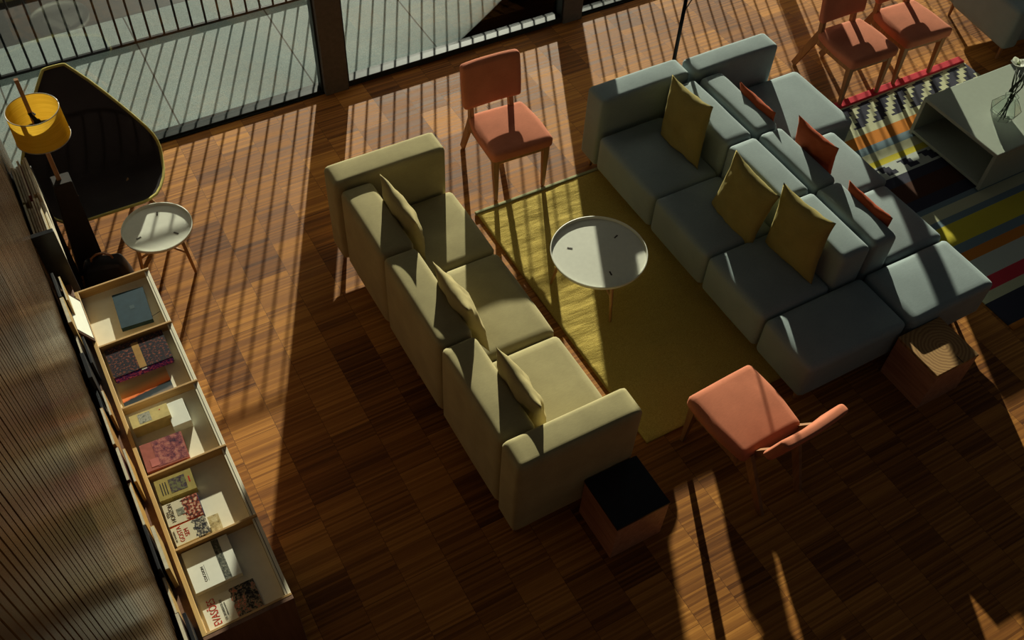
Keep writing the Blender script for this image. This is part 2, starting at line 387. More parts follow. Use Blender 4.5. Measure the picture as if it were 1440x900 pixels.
# ------------------------------------------------------------------ blue sofas, back to back
rows = [4.30, 3.605, 3.005, 2.43]
HB = .695
sa = thing('sofa', 'slate blue sofa facing the yellow rug, back to back with its twin', 'sofa', (3.345, 2.0, 0))
part('arm', cushion(3.345, 4.095, 4.325, 4.525, H1, HB, .03, .006), M['slate'], sa)
for i, (a, b) in enumerate(zip(rows, rows[1:])):
    part('backrest', cushion(3.875, 4.11, b+.005, a-.005, H1, HB-.03, .035, .008), M['slate'], sa)
    part('seat', cushion(3.33, 3.875, b+.004, a-.004, H1+.02, .415, .035, .012), M['slate'], sa)
part('seat', cushion(3.33, 4.11, 1.99, 2.424, H1+.02, .41, .035, .012), M['slate'], sa)
for (x, y) in ((3.40, 4.45), (4.04, 4.45), (3.40, 2.06), (4.04, 2.06)): part('leg', peg(x, y), M['oak'], sa)
sb = thing('sofa', 'slate blue sofa facing the white coffee table, with one deeper seat block', 'sofa', (4.135, 2.0, 0))
part('arm', cushion(4.13, 4.885, 4.30, 4.49, H1, HB, .03, .006), M['slate'], sb)
fx = [5.12, 4.90, 4.85]
rowb = [4.285, 3.605, 3.005, 2.43]
for i, (a, b) in enumerate(zip(rowb, rowb[1:])):
    part('backrest', cushion(4.140, 4.335, b+.005, a-.005, H1, HB-.03, .035, .008), M['slate'], sb)
    part('seat', cushion(4.335, fx[i], b+.004, a-.004, H1+.02, .415, .035, .012), M['slate'], sb)
part('seat', cushion(4.140, 4.85, 1.975, 2.424, H1+.02, .41, .035, .012), M['slate'], sb)
for (x, y) in ((4.20, 4.43), (4.80, 4.43), (4.20, 2.06), (4.78, 2.06)): part('leg', peg(x, y), M['oak'], sb)
for i, (x, y, z, t, lab) in enumerate(((3.775, 3.94, .645, .10, 'mustard pillow leaning on the blue sofa back nearest the windows'), (3.69, 3.17, .60, .16, 'mustard pillow leaning lower on the middle of the blue sofa back'), (3.785, 2.75, .64, .10, 'mustard pillow with lit fringe nearest the wooden block on the blue sofa'))):
    o = obj('throw_pillow', pillow(.45, .50, .14, i+11), M['mustard'], None, True)
    o.matrix_world = Matrix.Translation((x, y, z)) @ Matrix.Rotation(PI/2+.02*i, 4, 'Z') @ Matrix.Rotation(t, 4, 'X') @ Matrix.Rotation((.10, -.06, .08)[i], 4, 'Y')
    tag(o, lab, 'pillow', 'mustard pillows on the blue sofa')
for i, (x, y, z, t, ry, lab) in enumerate(((4.36, 3.86, .53, -.18, .03, 'rust red pillow behind the first blue back cushion'), (4.40, 3.31, .61, -.10, .05, 'rust red pillow standing upright on the middle blue seat'), (4.36, 2.72, .53, -.14, .03, 'rust red pillow tucked behind the last blue back cushion'))):
    o = obj('throw_pillow', pillow(.40, .40, .10, i+21), M['rust'], None, True)
    o.matrix_world = Matrix.Translation((x, y, z)) @ Matrix.Rotation(PI/2, 4, 'Z') @ Matrix.Rotation(t, 4, 'X') @ Matrix.Rotation(ry, 4, 'Y')
    tag(o, lab, 'pillow', 'rust pillows on the blue sofa')

# ------------------------------------------------------------------ dining chairs
def make_chair(label, group):
    t = thing('dining_chair', label, 'chair', (0, 0, 0), 0, group)
    # local: front towards -y, back towards +y
    b = cushion(-.235, .235, -.245, .225, .375, .462, .028, .012)
    for v in b.verts:
        if v.co.y > 0: v.co.x *= 1-.10*(v.co.y/.225)
    obj('seat', b, M['coral'], t, True)
    b = cushion(-.268, .180, .170, .232, .555, .885, .022, .006)
    for v in b.verts: v.co.y += (v.co.z-.575)*.16+.05*(v.co.x/.215)**2*-.25; 
    obj('backrest', b, M['coral'], t, True)
    f = bmesh.new()
    box(-.20, .20, -.215, -.190, .335, .385, .003, 1, f); box(-.185, .185, .175, .20, .335, .385, .003, 1, f)
    box(-.215, -.19, -.2, .19, .335, .385, .003, 1, f); box(.19, .215, -.2, .19, .335, .385, .003, 1, f)
    obj('seat_rail', f, M['teak'], t)
    for s in (-1, 1):
        obj('leg', bar((s*.19, -.215, .003), (s*.198, -.195, .39), .011, n=4, a2=.024), M['teak'], t)
        obj('leg', bar((s*.145-.03, .400, .003), (s*.175-.02, .205, .42), .010, 2.4, n=4, a2=.013), M['teak'], t)
        obj('back_post', bar((s*.160-.04, .190, .36), (s*.150-.045, .232, .68), .017, 1.3, n=4, a2=.014), M['teak'], t)
    return t
ch = make_chair('coral upholstered wooden chair standing by the window end of the olive sofa', 'coral dining chairs')
ch.location = (2.79, 4.645, 0); ch.rotation_euler = (0, 0, math.radians(-3))
for (x, y, r, lab) in ((5.77, 4.33, -2, 'coral chair standing on the striped rug edge nearest the blue sofa arm'), (6.36, 4.335, -3, 'coral chair at the striped rug edge, the right one of the pair'), (2.80, 1.93, 183, 'coral chair in the foreground with its back to the viewer')):
    c = copy_tree(ch)
    if r == 183:      # the near chair's back leans further
        for k_ in list(c.children):
            if k_.name.startswith(('backrest', 'back_post')):
                k_.data = k_.data.copy()
                for v in k_.data.vertices:
                    v.co.y += min(.125, max(0, v.co.z-.40)*1.0)+max(0, v.co.z-.55)*.06; v.co.z -= max(0, v.co.z-.55)*.32
    c.location = (x, y, 0); c.rotation_euler = (0, 0, math.radians(r)); c['label'] = lab

# ------------------------------------------------------------------ round tray tables
def tray_table(label, loc, R, h, ang, fr, group):
    t = thing('side_table', label, 'table', loc, 0, group)
    prof = [(0, h-.012), (R-.012, h-.012), (R-.004, h-.006), (R, h+.016), (R-.005, h+.017), (R-.010, h-.001), (0, h)]
    obj('tray_top', lathe(prof, 96), M['white'], t, False)
    feet = []
    for k in range(3):
        a = ang+k*2*PI/3; ca, sa_ = math.cos(a), math.sin(a)
        top = Vector((R*.70*ca, R*.70*sa_, h-.013)); ft = Vector((fr*ca, fr*sa_, .003))
        leg = obj('leg', bar(ft, top, .009, n=10, a2=.014), M['oak'], t, True)
        mid = ft.lerp(top, .55); obj('stretcher', bar(mid, (0, 0, mid.z+.02), .008, n=10), M['oak'], t, True)
        s = box(-.017, .017, -.005, .005, 0, .0016); bmesh.ops.rotate(s, cent=(0, 0, 0), matrix=Matrix.Rotation(a, 3, 'Z'), verts=s.verts)
        bmesh.ops.translate(s, vec=(R*.60*ca, R*.60*sa_, h), verts=s.verts); obj('tenon', s, M['slot'], t)
    return t
tray_table('large round white tray table with wooden legs on the yellow rug', (2.745, 3.375, .018), .313, .37, math.radians(-99), .285, 'round tray tables')
tray_table('small round white tray table beside the lounge chair', (.338, 4.88, 0), .222, .36, math.radians(-46), .19, 'round tray tables')

# ------------------------------------------------------------------ wooden block stools
def block(name, label, x0, x1, y0, y1, h, topmat, sidemat):
    t = thing(name, label, 'side table', ((x0+x1)/2, (y0+y1)/2, 0), 0, 'wooden cube tables'); w, d = (x1-x0)/2, (y1-y0)/2
    b = box(-w, w, -d, d, .0, h-.022, .004); obj('body', b, sidemat, t)
    b = box(-w-.002, w+.002, -d-.002, d+.002, h-.022, h, .004); obj('top', b, topmat, t)
    return t
block('cube_table', 'cube side table of reddish wood with top coloured as shade against the olive sofa arm', 1.80, 2.135, 1.700, 2.025, .35, M['lacq_and_shade'], M['block'])  # near-black top colour paints the shade lying on it
b2 = block('cube_table', 'solid wood cube side table with cracked ringed top at the end of the blue sofas', 4.03, 4.375, 1.635, 1.965, .35, M['endgrain'], M['block'])
obj('crack', box(-.003, .003, -.166, -.110, .3495, .3512), M['slot'], b2, loc=(.04, 0, 0))

# ------------------------------------------------------------------ white coffee table with vase
ct = thing('coffee_table', 'white glossy open-sided coffee table standing on the striped rug', 'table', (5.84, 2.87, .012))
L_ = 1.15
b = box(0, L_, 0, .74, .325, .355, .006); obj('top', b, M['gloss'], ct)
obj('side_panel', box(0, L_, .710, .74, .008, .326, .003), M['gloss'], ct); obj('side_panel', box(0, L_, 0, .03, .008, .326, .003), M['gloss'], ct)
obj('lower_shelf', box(0, L_, .03, .71, .030, .055, .002), M['gloss'], ct)
va = thing('glass_vase', 'clear faceted glass vase on the white coffee table', 'vase', (6.19, 3.17, .356))
pr = [(.050, 0), (.085, .075), (.088, .095), (.050, .165), (.034, .185), (.040, .20), (.037, .20), (.031, .184), (.046, .162), (.083, .094), (.080, .076), (.046, .008), (0, .008)]
b = lathe([(a_*1.3, z_*1.05) for a_, z_ in pr], 7); bmesh.ops.contextual_create(b, geom=[v for v in b.verts if abs(v.co.z) < 1e-6]); obj('vessel', b, M['vglass'], va)
green = plain('dark_stem', (.03, .045, .02), .5); petal = plain('white_petal', (.8, .82, .72), .6, nz=.05); leafm = plain('dark_leaf', (.022, .028, .018), .4)
def flower(name, label, pts, kind):
    t = thing(name, label, 'flower', (6.19, 3.17, .366), 0, 'flowers in the glass vase')
    obj('stem', tube(pts, .0035, 6), green, t, True)
    e = Vector(pts[-1]); b = bmesh.new()
    if kind == 'leaf':
        N = 8; rows_ = []
        for i in range(N+1):
            u = i/N; w_ = .038*math.sin(PI*min(1, u*.9+.1))**.7; rows_.append([b.verts.new(e+Vector((s*w_, -.03*u+.012*abs(s), .13*u))) for s in (-1, -.5, 0, .5, 1)])
        for r0, r1 in zip(rows_, rows_[1:]):
            for q in range(4): b.faces.new((r0[q], r0[q+1], r1[q+1], r1[q]))
        bmesh.ops.solidify(b, geom=list(b.faces), thickness=.002); obj('leaf', b, leafm, t, True)
    else:
        for k in range(5):
            a = k*2*PI/5; rr = []
            for i in range(5):
                u = i/4; w_ = .036*math.sin(PI*(u*.8+.15)); c = Vector((math.cos(a), math.sin(a), 0))*.06*u+Vector((0, 0, .03*u)); s = Vector((-math.sin(a), math.cos(a), 0))
                rr.append([b.verts.new(e+c+s*w_*q) for q in (-1, 0, 1)])
            for r0, r1 in zip(rr, rr[1:]):
                for q in range(2): b.faces.new((r0[q], r0[q+1], r1[q+1], r1[q]))
        bmesh.ops.solidify(b, geom=list(b.faces), thickness=.0015); obj('petals', b, petal, t, True)
        obj('flower_centre', bar(e, e+Vector((0, 0, .02)), .01, n=8), plain('pale_green_centre', (.25, .3, .12), .6), t)
flower('tulip_leaf', 'dark cupped leaf rising from the vase', [(0, 0, 0), (.0, .0, .12), (.0, .02, .22)], 'leaf')
flower('white_flower', 'white blossom leaning out of the vase, the left one', [(0, 0, 0), (.01, .0, .15), (.06, .06, .27), (.12, .14, .34)], 'bloom')
flower('white_flower', 'white blossom leaning out of the vase, the right one at the frame edge', [(0, 0, 0), (.01, -.01, .15), (.09, .05, .26), (.19, .10, .33)], 'bloom')
for k in range(7):
    a = k*.9; t_ = thing('twig', 'thin dark twig spreading from the glass vase', 'twig', (6.19, 3.17, .366), 0, 'twigs in the glass vase')
    obj('stem', tube([(.03*math.cos(a), .03*math.sin(a), 0), (.018*math.cos(a+2), .018*math.sin(a+2), .17), (.05+.03*math.cos(a), .03+.04*math.sin(a), .25), (.10+.05*math.cos(a), .07+.05*math.sin(a), .30+.01*k)], .0032, 5), green, t_, True)

# ------------------------------------------------------------------ grey armchair at the upper right
ac = thing('armchair', 'dark grey upholstered armchair at the far right beyond the coffee table', 'armchair', (7.20, 3.95, 0), math.radians(-8))
obj('seat', cushion(.14, .72, .05, .62, .14, .42, .035, .012), M['slate'], ac, True)
obj('arm', cushion(-.02, .13, 0, .70, .13, .50, .035, .006), M['slate'], ac, True); obj('arm', cushion(.73, .88, 0, .70, .13, .50, .035, .006), M['slate'], ac, True)
obj('backrest', cushion(0, .86, .62, .80, .13, .74, .035, .008), M['slate'], ac, True)
for x in (.04, .82):
    for y in (.06, .72): obj('leg', bar((x, y, .003), (x, y, .14), .012, n=8, a2=.018), M['teak'], ac)

# ------------------------------------------------------------------ pole lamp behind the blue sofas
fl = thing('floor_lamp', 'black floor lamp pole rising behind the blue sofa arms', 'lamp', (4.32, 4.78, 0))
obj('base', lathe([(0, 0.001), (.12, .001), (.12, .014), (.015, .022), (0, .022)], 40), M['blackmetal'], fl, True)
obj('pole', bar((0, 0, .02), (0, 0, 1.0), .016, n=12, a2=.014), M['blackmetal'], fl, True)
obj('upper_pole', bar((0, 0, .98), (0, 0, 1.9), .008, n=10), M['blackmetal'], fl, True)
obj('arm', tube([(0, 0, .84), (.05, .0, .93), (.12, .0, 1.05), (.24, .02, 1.25)], .004, 8), M['blackmetal'], fl, True)

# ------------------------------------------------------------------ lounge chair
lc = thing('lounge_chair', 'large dark shell lounge chair by the window with rim coloured as sunlit', 'armchair', (.13, 5.55, 0))
def shell(nu=28, nv=34):
    cl = [(-.43, .40), (-.36, .365), (-.20, .335), (-.02, .335), (.12, .40), (.22, .52), (.31, .68), (.39, .84), (.44, .95)]   # (y, z) front lip to top
    hw = [.20, .30, .39, .43, .44, .41, .31, .18, .07]
    lf = [.00, .01, .03, .06, .07, .06, .03, .01, .00]; fw = [.00, .00, .0, .03, .12, .19, .15, .07, .01]
    def s(a, v):
        x = v*(len(a)-1); i = min(int(x), len(a)-2); f = x-i
        p0 = a[max(i-1, 0)]; p1 = a[i]; p2 = a[i+1]; p3 = a[min(i+2, len(a)-1)]
        g = lambda q0, q1, q2, q3: .5*((2*q1)+(-q0+q2)*f+(2*q0-5*q1+4*q2-q3)*f*f+(-q0+3*q1-3*q2+q3)*f**3)
        return tuple(g(*q) for q in zip(p0, p1, p2, p3)) if isinstance(p0, tuple) else g(p0, p1, p2, p3)
    bm = bmesh.new(); G_ = []
    for j in range(nv+1):
        v = j/nv; cy, cz = s(cl, v); w = s(hw, v); l = s(lf, v); f = s(fw, v); r = []
        for i in range(nu+1):
            u = 2*i/nu-1; r.append(bm.verts.new((w*math.sin(u*PI/2*.92)/math.sin(PI/2*.92), cy-f*abs(u)**2.2, cz+l*abs(u)**2.2)))
        G_.append(r)
    for a, b in zip(G_, G_[1:]):
        for i in range(nu): bm.faces.new((a[i], a[i+1], b[i+1], b[i]))
    rim = [v.co.copy() for v in G_[0]]+[r[-1].co.copy() for r in G_[1:]]+[v.co.copy() for v in G_[-1][::-1]][1:]+[r[0].co.copy() for r in G_[::-1]][1:]
    return bm, rim
bm, rim = shell(); bmesh.ops.solidify(bm, geom=list(bm.faces), thickness=.035); bmesh.ops.recalc_face_normals(bm, faces=bm.faces)
obj('shell', bm, M['shell'], lc, True)
obj('sunlit_edge', tube([p-Vector((0, 0, .010)) for p in rim[::2]]+[rim[0]-Vector((0, 0, .010))], .010, 8), M['shell_lit_edge'], lc, True)  # pale tube colour stands for sunlight on the shell's fabric edge
for sx in (-1, 1):
    obj('leg', bar((sx*.34, -.20, .003), (sx*.16, -.10, .33), .012, n=8, a2=.018), M['oak'], lc); obj('leg', bar((sx*.30, .30, .003), (sx*.14, .06, .36), .012, n=8, a2=.018), M['oak'], lc)

# ------------------------------------------------------------------ wooden floor lamp with yellow shade
wl = thing('floor_lamp', 'wooden floor lamp with round yellow shade and black tapered base', 'lamp', (-.085, 5.14, 0))
b = bmesh.new(); q0 = [(-.125, -.09), (.055, -.09), (.055, .07), (-.125, .07)]; q1 = [(-.055, -.055), (.055, -.055), (.055, .045), (-.055, .045)]
lo = [b.verts.new((x, y, .002)) for x, y in q0]; hi = [b.verts.new((x, y, .755)) for x, y in q1]
for k in range(4): b.faces.new((lo[k], lo[(k+1) % 4], hi[(k+1) % 4], hi[k]))
b.faces.new(lo[::-1]); b.faces.new(hi); bmesh.ops.bevel(b, geom=list(b.edges), offset=.004, segments=2, affect='EDGES')
obj('base', b, plain('dark_brown_lacquer', (.026, .020, .017), .6), wl)
obj('pole', bar((-.01, .0, .75), (-.01, .0, 1.50), .013, n=4, a2=.011), M['teak'], wl)
sh = lathe([(.152, 0), (.146, .20)], 72); bmesh.ops.solidify(sh, geom=list(sh.faces), thickness=.002)
so = obj('lamp_shade', sh, M['shade'], wl, True, loc=(.005, 0, 1.085))
for zz, r_ in ((.0, .152), (.20, .146)): obj('rim', tube([(r_*math.cos(a*PI/24), r_*math.sin(a*PI/24), zz) for a in range(49)], .003, 6), M['bulb'], so, True)
obj('socket', lathe([(0, 0), (.016, 0), (.02, .05), (.012, .06), (.010, .12), (0, .12)], 24), M['blackmetal'], wl, True, loc=(.02, -.01, 1.16), rot=(.0, -.3, 0))
obj('bulb', lathe([(0, -.075), (.022, -.065), (.032, -.04), (.026, -.012), (.014, 0), (0, 0)], 24), M['bulb'], wl, True, loc=(.02, -.01, 1.16), rot=(0, -.3, 0))
obj('bracket', bar((-.01, 0, 1.27), (.01, -.01, 1.25), .010, n=8), M['chrome'], wl)

# black bag on the floor behind the display unit
bg_ = thing('bag', 'black leather bag on the floor behind the display unit', 'bag', (-.045, 4.88, 0), math.radians(-12))
bb = cushion(-.15, .15, -.09, .09, .004, .24, .03, .02)
for v in bb.verts: v.co.x *= 1-.25*v.co.z/.24; v.co.y *= 1-.35*v.co.z/.24
obj('body', bb, M['lacq_and_shade'], bg_, True)
obj('handle', tube([(-.07, 0, .225), (-.06, 0, .28), (-.02, 0, .31), (.02, 0, .31), (.06, 0, .28), (.07, 0, .225)], .007, 8), M['teak'], bg_, True)

# ------------------------------------------------------------------ display unit with five trays
X0, X1, ZT = -.238, .170, .80
du = thing('display_unit', 'low wooden display unit with five cream trays of books', 'display unit', (-.03, 3.05, 0))
part('body', box(X0, X1, 1.955, 4.145, 0.0, ZT-.068, .002), M['unit'], du, False)
part('back_rail', box(X0, X0+.020, 1.955, 4.145, ZT-.07, ZT, .0015), M['ply'], du, False)
dv = [4.145, 3.712, 3.274, 2.833, 2.402, 1.955]
for i, y in enumerate(dv):
    a, b = (y-.012, y) if i == 0 else ((y, y+.012) if i == 5 else (y-.006, y+.006))
    part('divider', box(X0+.02, X1-.001, a, b, ZT-.069, ZT, .0015), M['plyx'], du, False)
for i in range(5):
    part('tray', box(X0+.02, X1-.03, dv[i+1]+.006, dv[i]-.006, ZT-.068, ZT-.056), M['tray'], du, False)
    r = part('tray_rim', box(X1-.028, X1-.001, dv[i+1]+.006, dv[i]-.006, ZT-.068, ZT-.012, .001), M['tray'], du, False)
    r2 = obj('groove', box(X1-.019, X1-.016, dv[i+1]+.01, dv[i]-.01, ZT-.0125, ZT-.0114), M['slot'], r, loc=-du.location)
part('front_panel', box(X0, X1, 1.935, 1.954, 0, ZT-.001, .0015), M['unit'], du, False)
ZF = ZT-.056   # tray floor

# pictures and covers
def cover_mat(name, fn):
    m = NT(name); v = m.co(); s = m.n('ShaderNodeSeparateXYZ'); m.l(v, s.inputs[0]); m.set(fn(m, v, s.outputs[0], s.outputs[1]), .5, 0, .12); return m.m
def img_noise(cols, sc):
    def f(m, v, X, Y):
        n = m.noise(v, sc, 4, .7); k = len(cols)
        return m.ramp(n, [(.30+.4*i/(k-1), c) for i, c in enumerate(cols)])
    return f
def quad_frame(c):       # corners far-left, far-right, near-right, near-left (x, y)
    c = [Vector(p) for p in c]; ctr = sum(c, Vector((0, 0)))/4
    ux = ((c[1]-c[0])+(c[2]-c[3]))/2; uy = ((c[0]-c[3])+(c[1]-c[2]))/2
    return ctr, ux.length, uy.length, math.atan2(ux.y, ux.x)
def text_obj(s, size, mat, parent, loc, rz, sx=1.0):
    cu = bpy.data.curves.new('title', 'FONT'); cu.body = s; cu.size = size; cu.extrude = .0002; cu.align_x = 'CENTER'; cu.align_y = 'CENTER'
    to = bpy.data.objects.new('tmp', cu); C.objects.link(to)
    bpy.context.view_layer.update()
    me = bpy.data.meshes.new_from_object(to); bpy.data.objects.remove(to); bpy.data.curves.remove(cu)
    me.materials.clear(); me.materials.append(mat)
    o = link(bpy.data.objects.new('title', me)); o.parent = parent; o.location = loc; o.rotation_euler = (0, 0, rz); o.scale = (sx, 1, 1); return o
def book(name, label, cat, corners, z, t, cov, pages=None, tilt=0, group='books lying in the display unit'):
    ctr, w, d, rz = quad_frame(corners)
    r = thing(name, label, cat, (ctr.x, ctr.y, z+abs(tilt)*.075), rz, group)
    if tilt: r.rotation_euler = (tilt, 0, rz)
    if t > .006:
        obj('pages', box(-w/2+.002, w/2-.003, -d/2+.002, d/2-.003, .0015, t-.0015), pages or M['paper'], r)
        b = box(-w/2, w/2, -d/2, d/2, t-.0018, t, .0004, 1); box(-w/2, w/2, -d/2, d/2, 0, .0015, bm=b)
        box(-w/2, w/2, -d/2-.0012, -d/2+.0004, 0, t, bm=b)
        o = obj('cover', b, cov, r)
    else: o = obj('cover', box(-w/2, w/2, -d/2, d/2, 0, t, .0006, 1), cov, r)
    return r, w, d
def patch(name, r, x0, x1, y0, y1, z, mat): return obj(name, box(x0, x1, y0, y1, z, z+.0005), mat, r)
M['paper'] = plain('book_pages', (.62, .55, .40), .8)
ink = plain('black_ink', (.02, .02, .022), .6); redink = plain('red_ink', (.50, .025, .02), .5); gold = plain('gold_foil', (.42, .24, .08), .4, .3); whitec = plain('white_card', (.72, .72, .62), .6, nz=.03)

r, w, d = book('book', 'dark teal cloth covered book with ribbon in the farthest tray', 'book', [(-.065, 4.062), (.105, 4.04), (.086, 3.80), (-.078, 3.80)], ZF, .030, plain('teal_cloth', (.018, .045, .062), .6))
patch('emblem', r, -.012, .012, -.014, .014, .030, plain('faded_emblem', (.045, .075, .085), .6)); obj('ribbon', tube([(w/2-.01, -d/2+.02, .024), (w/2+.02, -d/2+.028, .026), (w/2+.047, -d/2+.03, .036)], .0014, 6), ink, r)
flo = cover_mat('dark_floral_cover', lambda m, v, X, Y: m.ramp(m.noise(v, 75, 3, .7), [(.48, (.010, .011, .016)), (.55, (.05, .012, .018)), (.62, (.20, .065, .02)), (.70, (.28, .06, .07))]))
r, w, d = book('book', 'thick dark floral patterned book with pink and blue spine', 'book', [(-.205, 3.690), (.105, 3.690), (.105, 3.490), (-.200, 3.490)], ZF, .040, flo)
patch('title_band', r, -.018, .018, -d/2+.002, d/2-.02, .040, gold)
spn = cover_mat('pink_blue_spine', lambda m, v, X, Y: m.ramp(m.noise(v, 90, 3, .8), [(.38, hexc(24, 60, 130)), (.48, hexc(110, 50, 160)), (.56, hexc(200, 80, 160)), (.66, hexc(240, 170, 190))]))
obj('spine', box(-w/2+.004, w/2-.004, -d/2-.014, -d/2, .004, .036, .004, 2), spn, r)
patch('spine_label', r, -.012, .016, -d/2-.012, -d/2+.004, .0375, whitec)
def sunset(m, v, X, Y):
    g = m.math('ADD', Y, m.math('ADD', m.math('MULTIPLY', X, -.14), m.math('MULTIPLY', m.noise(v, 30, 3), .012)))
    c = m.ramp(m.math('ADD', m.math('MULTIPLY', g, 6.2), .5), [(.08, hexc(120, 112, 104)), (.16, hexc(50, 60, 66)), (.34, hexc(40, 48, 52)), (.40, hexc(232, 120, 60)), (.56, hexc(226, 150, 90)), (.80, hexc(176, 150, 110)), (.98, hexc(190, 176, 140))])
    return c
book('photo_book', 'thin picture book showing an orange sunset over a dark sea', 'book', [(-.205, 3.478), (.050, 3.478), (.050, 3.300), (-.203, 3.300)], ZF, .006, cover_mat('sunset_photo', sunset))
r, w, d = book('book', 'pale yellow book with a small grey portrait on a taller stack', 'book', [(-.203, 3.190), (-.015, 3.188), (-.012, 3.110), (-.200, 3.112)], ZF+.001, .080, plain('pale_yellow_cover', hexc(205, 184, 120), .5))
patch('portrait', r, -.055, .005, -.028, .030, .080, cover_mat('grey_portrait', img_noise([hexc(70, 70, 64), hexc(170, 168, 150), hexc(110, 106, 96)], 60)))
patch('seal', r, .050, .056, .012, .018, .080, redink)
wb = tag(obj('box', box(-.046, .046, -.075, .075, 0, .055, .0015), whitec, None, loc=(.020, 3.125, ZF)), 'plain white box standing in the middle tray', 'box')
ill = cover_mat('pink_portrait_cover', img_noise([hexc(44, 40, 62), hexc(120, 66, 76), hexc(176, 108, 100), hexc(190, 140, 120)], 34))
r, w, d = book('book', 'pink covered book with an illustrated portrait of a woman', 'book', [(-.210, 3.015), (-.006, 3.015), (.000, 2.850), (-.206, 2.868)], ZF, .052, plain('dusty_pink_cover', hexc(176, 104, 92), .45), tilt=.06)
patch('illustration', r, -.045, .098, -.070, .078, .052, ill)
fc = obj('face', box(-.075, -.035, -.062, -.018, .0524, .0530), plain('face_oval', hexc(200, 120, 112), .5), r)
r, w, d = book('book', 'olive book with a dark square painting on its cover', 'book', [(-.205, 2.800), (-.028, 2.790), (-.028, 2.680), (-.202, 2.683)], ZF, .045, plain('olive_cover', hexc(164, 148, 84), .5), tilt=.04)
patch('painting', r, -.025, .052, -.038, .040, .045, cover_mat('dark_painting', img_noise([hexc(30, 30, 34), hexc(70, 56, 66), hexc(110, 112, 70), hexc(40, 46, 90)], 50)))
for k in range(3): patch('caption', r, -.066+.012*k, -.062+.012*k, -.035, .034, .045, ink)
patch('seal', r, .066, .072, -.012, .020, .045, redink)
cvw = cover_mat('red_grey_cover', lambda m, v, X, Y: m.mix(m.math('GREATER_THAN', m.math('ADD', X, m.math('MULTIPLY', m.noise(v, 50, 3), .06)), .035), hexc(205, 198, 172), m.ramp(m.noise(v, 80, 4), [(.4, hexc(60, 44, 38)), (.52, hexc(150, 60, 44)), (.62, hexc(200, 170, 140))])))
r, w, d = book('magazine', 'cream and red paperback with a black sideways title and red spine', 'book', [(-.205, 2.657), (-.042, 2.652), (-.044, 2.535), (-.208, 2.540)], ZF, .040, cvw, tilt=.05)
obj('spine', box(-w/2+.002, w/2-.002, -d/2-.010, -d/2, .003, .037, .003, 2), plain('orange_red_spine', hexc(190, 70, 36), .4), r)
text_obj('HORIZON', .028, ink, r, (-.050, .004, .0405), PI/2, .78); text_obj('YEN', .018, ink, r, (-.068, .0, .0405), PI/2)
patch('emblem', r, -.028, .006, -.022, .014, .0402, cover_mat('dark_sketch', img_noise([hexc(30, 34, 32), hexc(170, 170, 150)], 70)))
obj('back_cover', box(w/2, w/2+.003, -d/2, d/2, .002, .032), plain('navy_edge', (.02, .03, .09), .5), r)
cv2 = cover_mat('cream_print_cover', lambda m, v, X, Y: m.mix(m.math('GREATER_THAN', m.math('ADD', X, m.math('MULTIPLY', m.noise(v, 60, 3), .05)), .045), hexc(208, 200, 170), m.ramp(m.noise(v, 110, 4), [(.42, hexc(40, 40, 44)), (.56, hexc(130, 124, 110)), (.66, hexc(200, 190, 160))])))
r, w, d = book('magazine', 'cream paperback with big red sideways title and dark print', 'book', [(-.207, 2.520), (-.046, 2.525), (-.046, 2.425), (-.205, 2.428)], ZF, .042, cv2, tilt=.04)
text_obj('GOSTA', .030, redink, r, (-.044, .004, .0425), PI/2, .85); text_obj('SEM', .030, redink, r, (-.016, .002, .0425), PI/2, .8); text_obj('DE GALERIA', .011, ink, r, (-.071, 0, .0425), PI/2)
tag(obj('leaflet', box(-.026, .026, -.052, .052, 0, .012, .001), cover_mat('mottled_card', img_noise([hexc(90, 74, 46), hexc(170, 150, 104), hexc(205, 190, 150)], 40)), None, loc=(-.014, 2.462, ZF+.012), rot=(0, 0, -.03)), 'mottled tan leaflet beside the red titled paperback', 'leaflet')
r, w, d = book('book', 'white book with a grey photo strip and thin sideways title', 'book', [(-.200, 2.388), (.012, 2.388), (.012, 2.172), (-.203, 2.172)], ZF, .030, whitec)
patch('photo_strip', r, .030, .062, -d/2+.001, d/2-.001, .030, cover_mat('rocky_photo', img_noise([hexc(34, 36, 34), hexc(80, 82, 74), hexc(150, 148, 130)], 70)))
text_obj('COCOON', .017, ink, r, (-.045, -.035, .0306), PI/2, 1.0); patch('caption', r, -.0345, -.0335, -.075, .01, .030, ink)
evc = cover_mat('food_magazine_cover', lambda m, v, X, Y: m.mix(m.math('GREATER_THAN', m.math('ADD', X, m.math('MULTIPLY', m.noise(v, 40, 3), .03)), .025), hexc(214, 210, 190), m.ramp(m.noise(v, 55, 5, .7), [(.36, hexc(26, 28, 34)), (.47, hexc(60, 54, 50)), (.55, hexc(150, 138, 110)), (.62, hexc(196, 60, 44)), (.66, hexc(200, 190, 160))])))
r, w, d = book('magazine', 'magazine with large red sideways title and a food photograph', 'magazine', [(-.200, 2.135), (.046, 2.135), (.042, 1.982), (-.206, 1.982)], ZF, .008, evc)
text_obj('EVASÕES', .050, redink, r, (-.078, .004, .0086), PI/2, .66); text_obj('OS SEGREDOS DE', .014, ink, r, (-.040, -.004, .0086), PI/2, .95); text_obj('TERRAS DO BASTO', .008, ink, r, (-.027, -.004, .0086), PI/2, .95)

# open white framed card leaning behind the first tray
fr = thing('picture', 'dark framed pale card leaning over the farthest tray', 'frame', (-.222, 3.915, .79), 0)
m_ = Matrix.Rotation(math.radians(-26), 4, 'Y')
b = box(-.006, .006, -.16, .16, 0, .155, .001); bmesh.ops.transform(b, matrix=m_, verts=b.verts); obj('frame', b, plain('dark_walnut_frame', (.06, .028, .018), .4), fr)
b = box(.0055, .0075, -.140, .140, .018, .138); bmesh.ops.transform(b, matrix=m_, verts=b.verts); obj('card', b, whitec, fr)

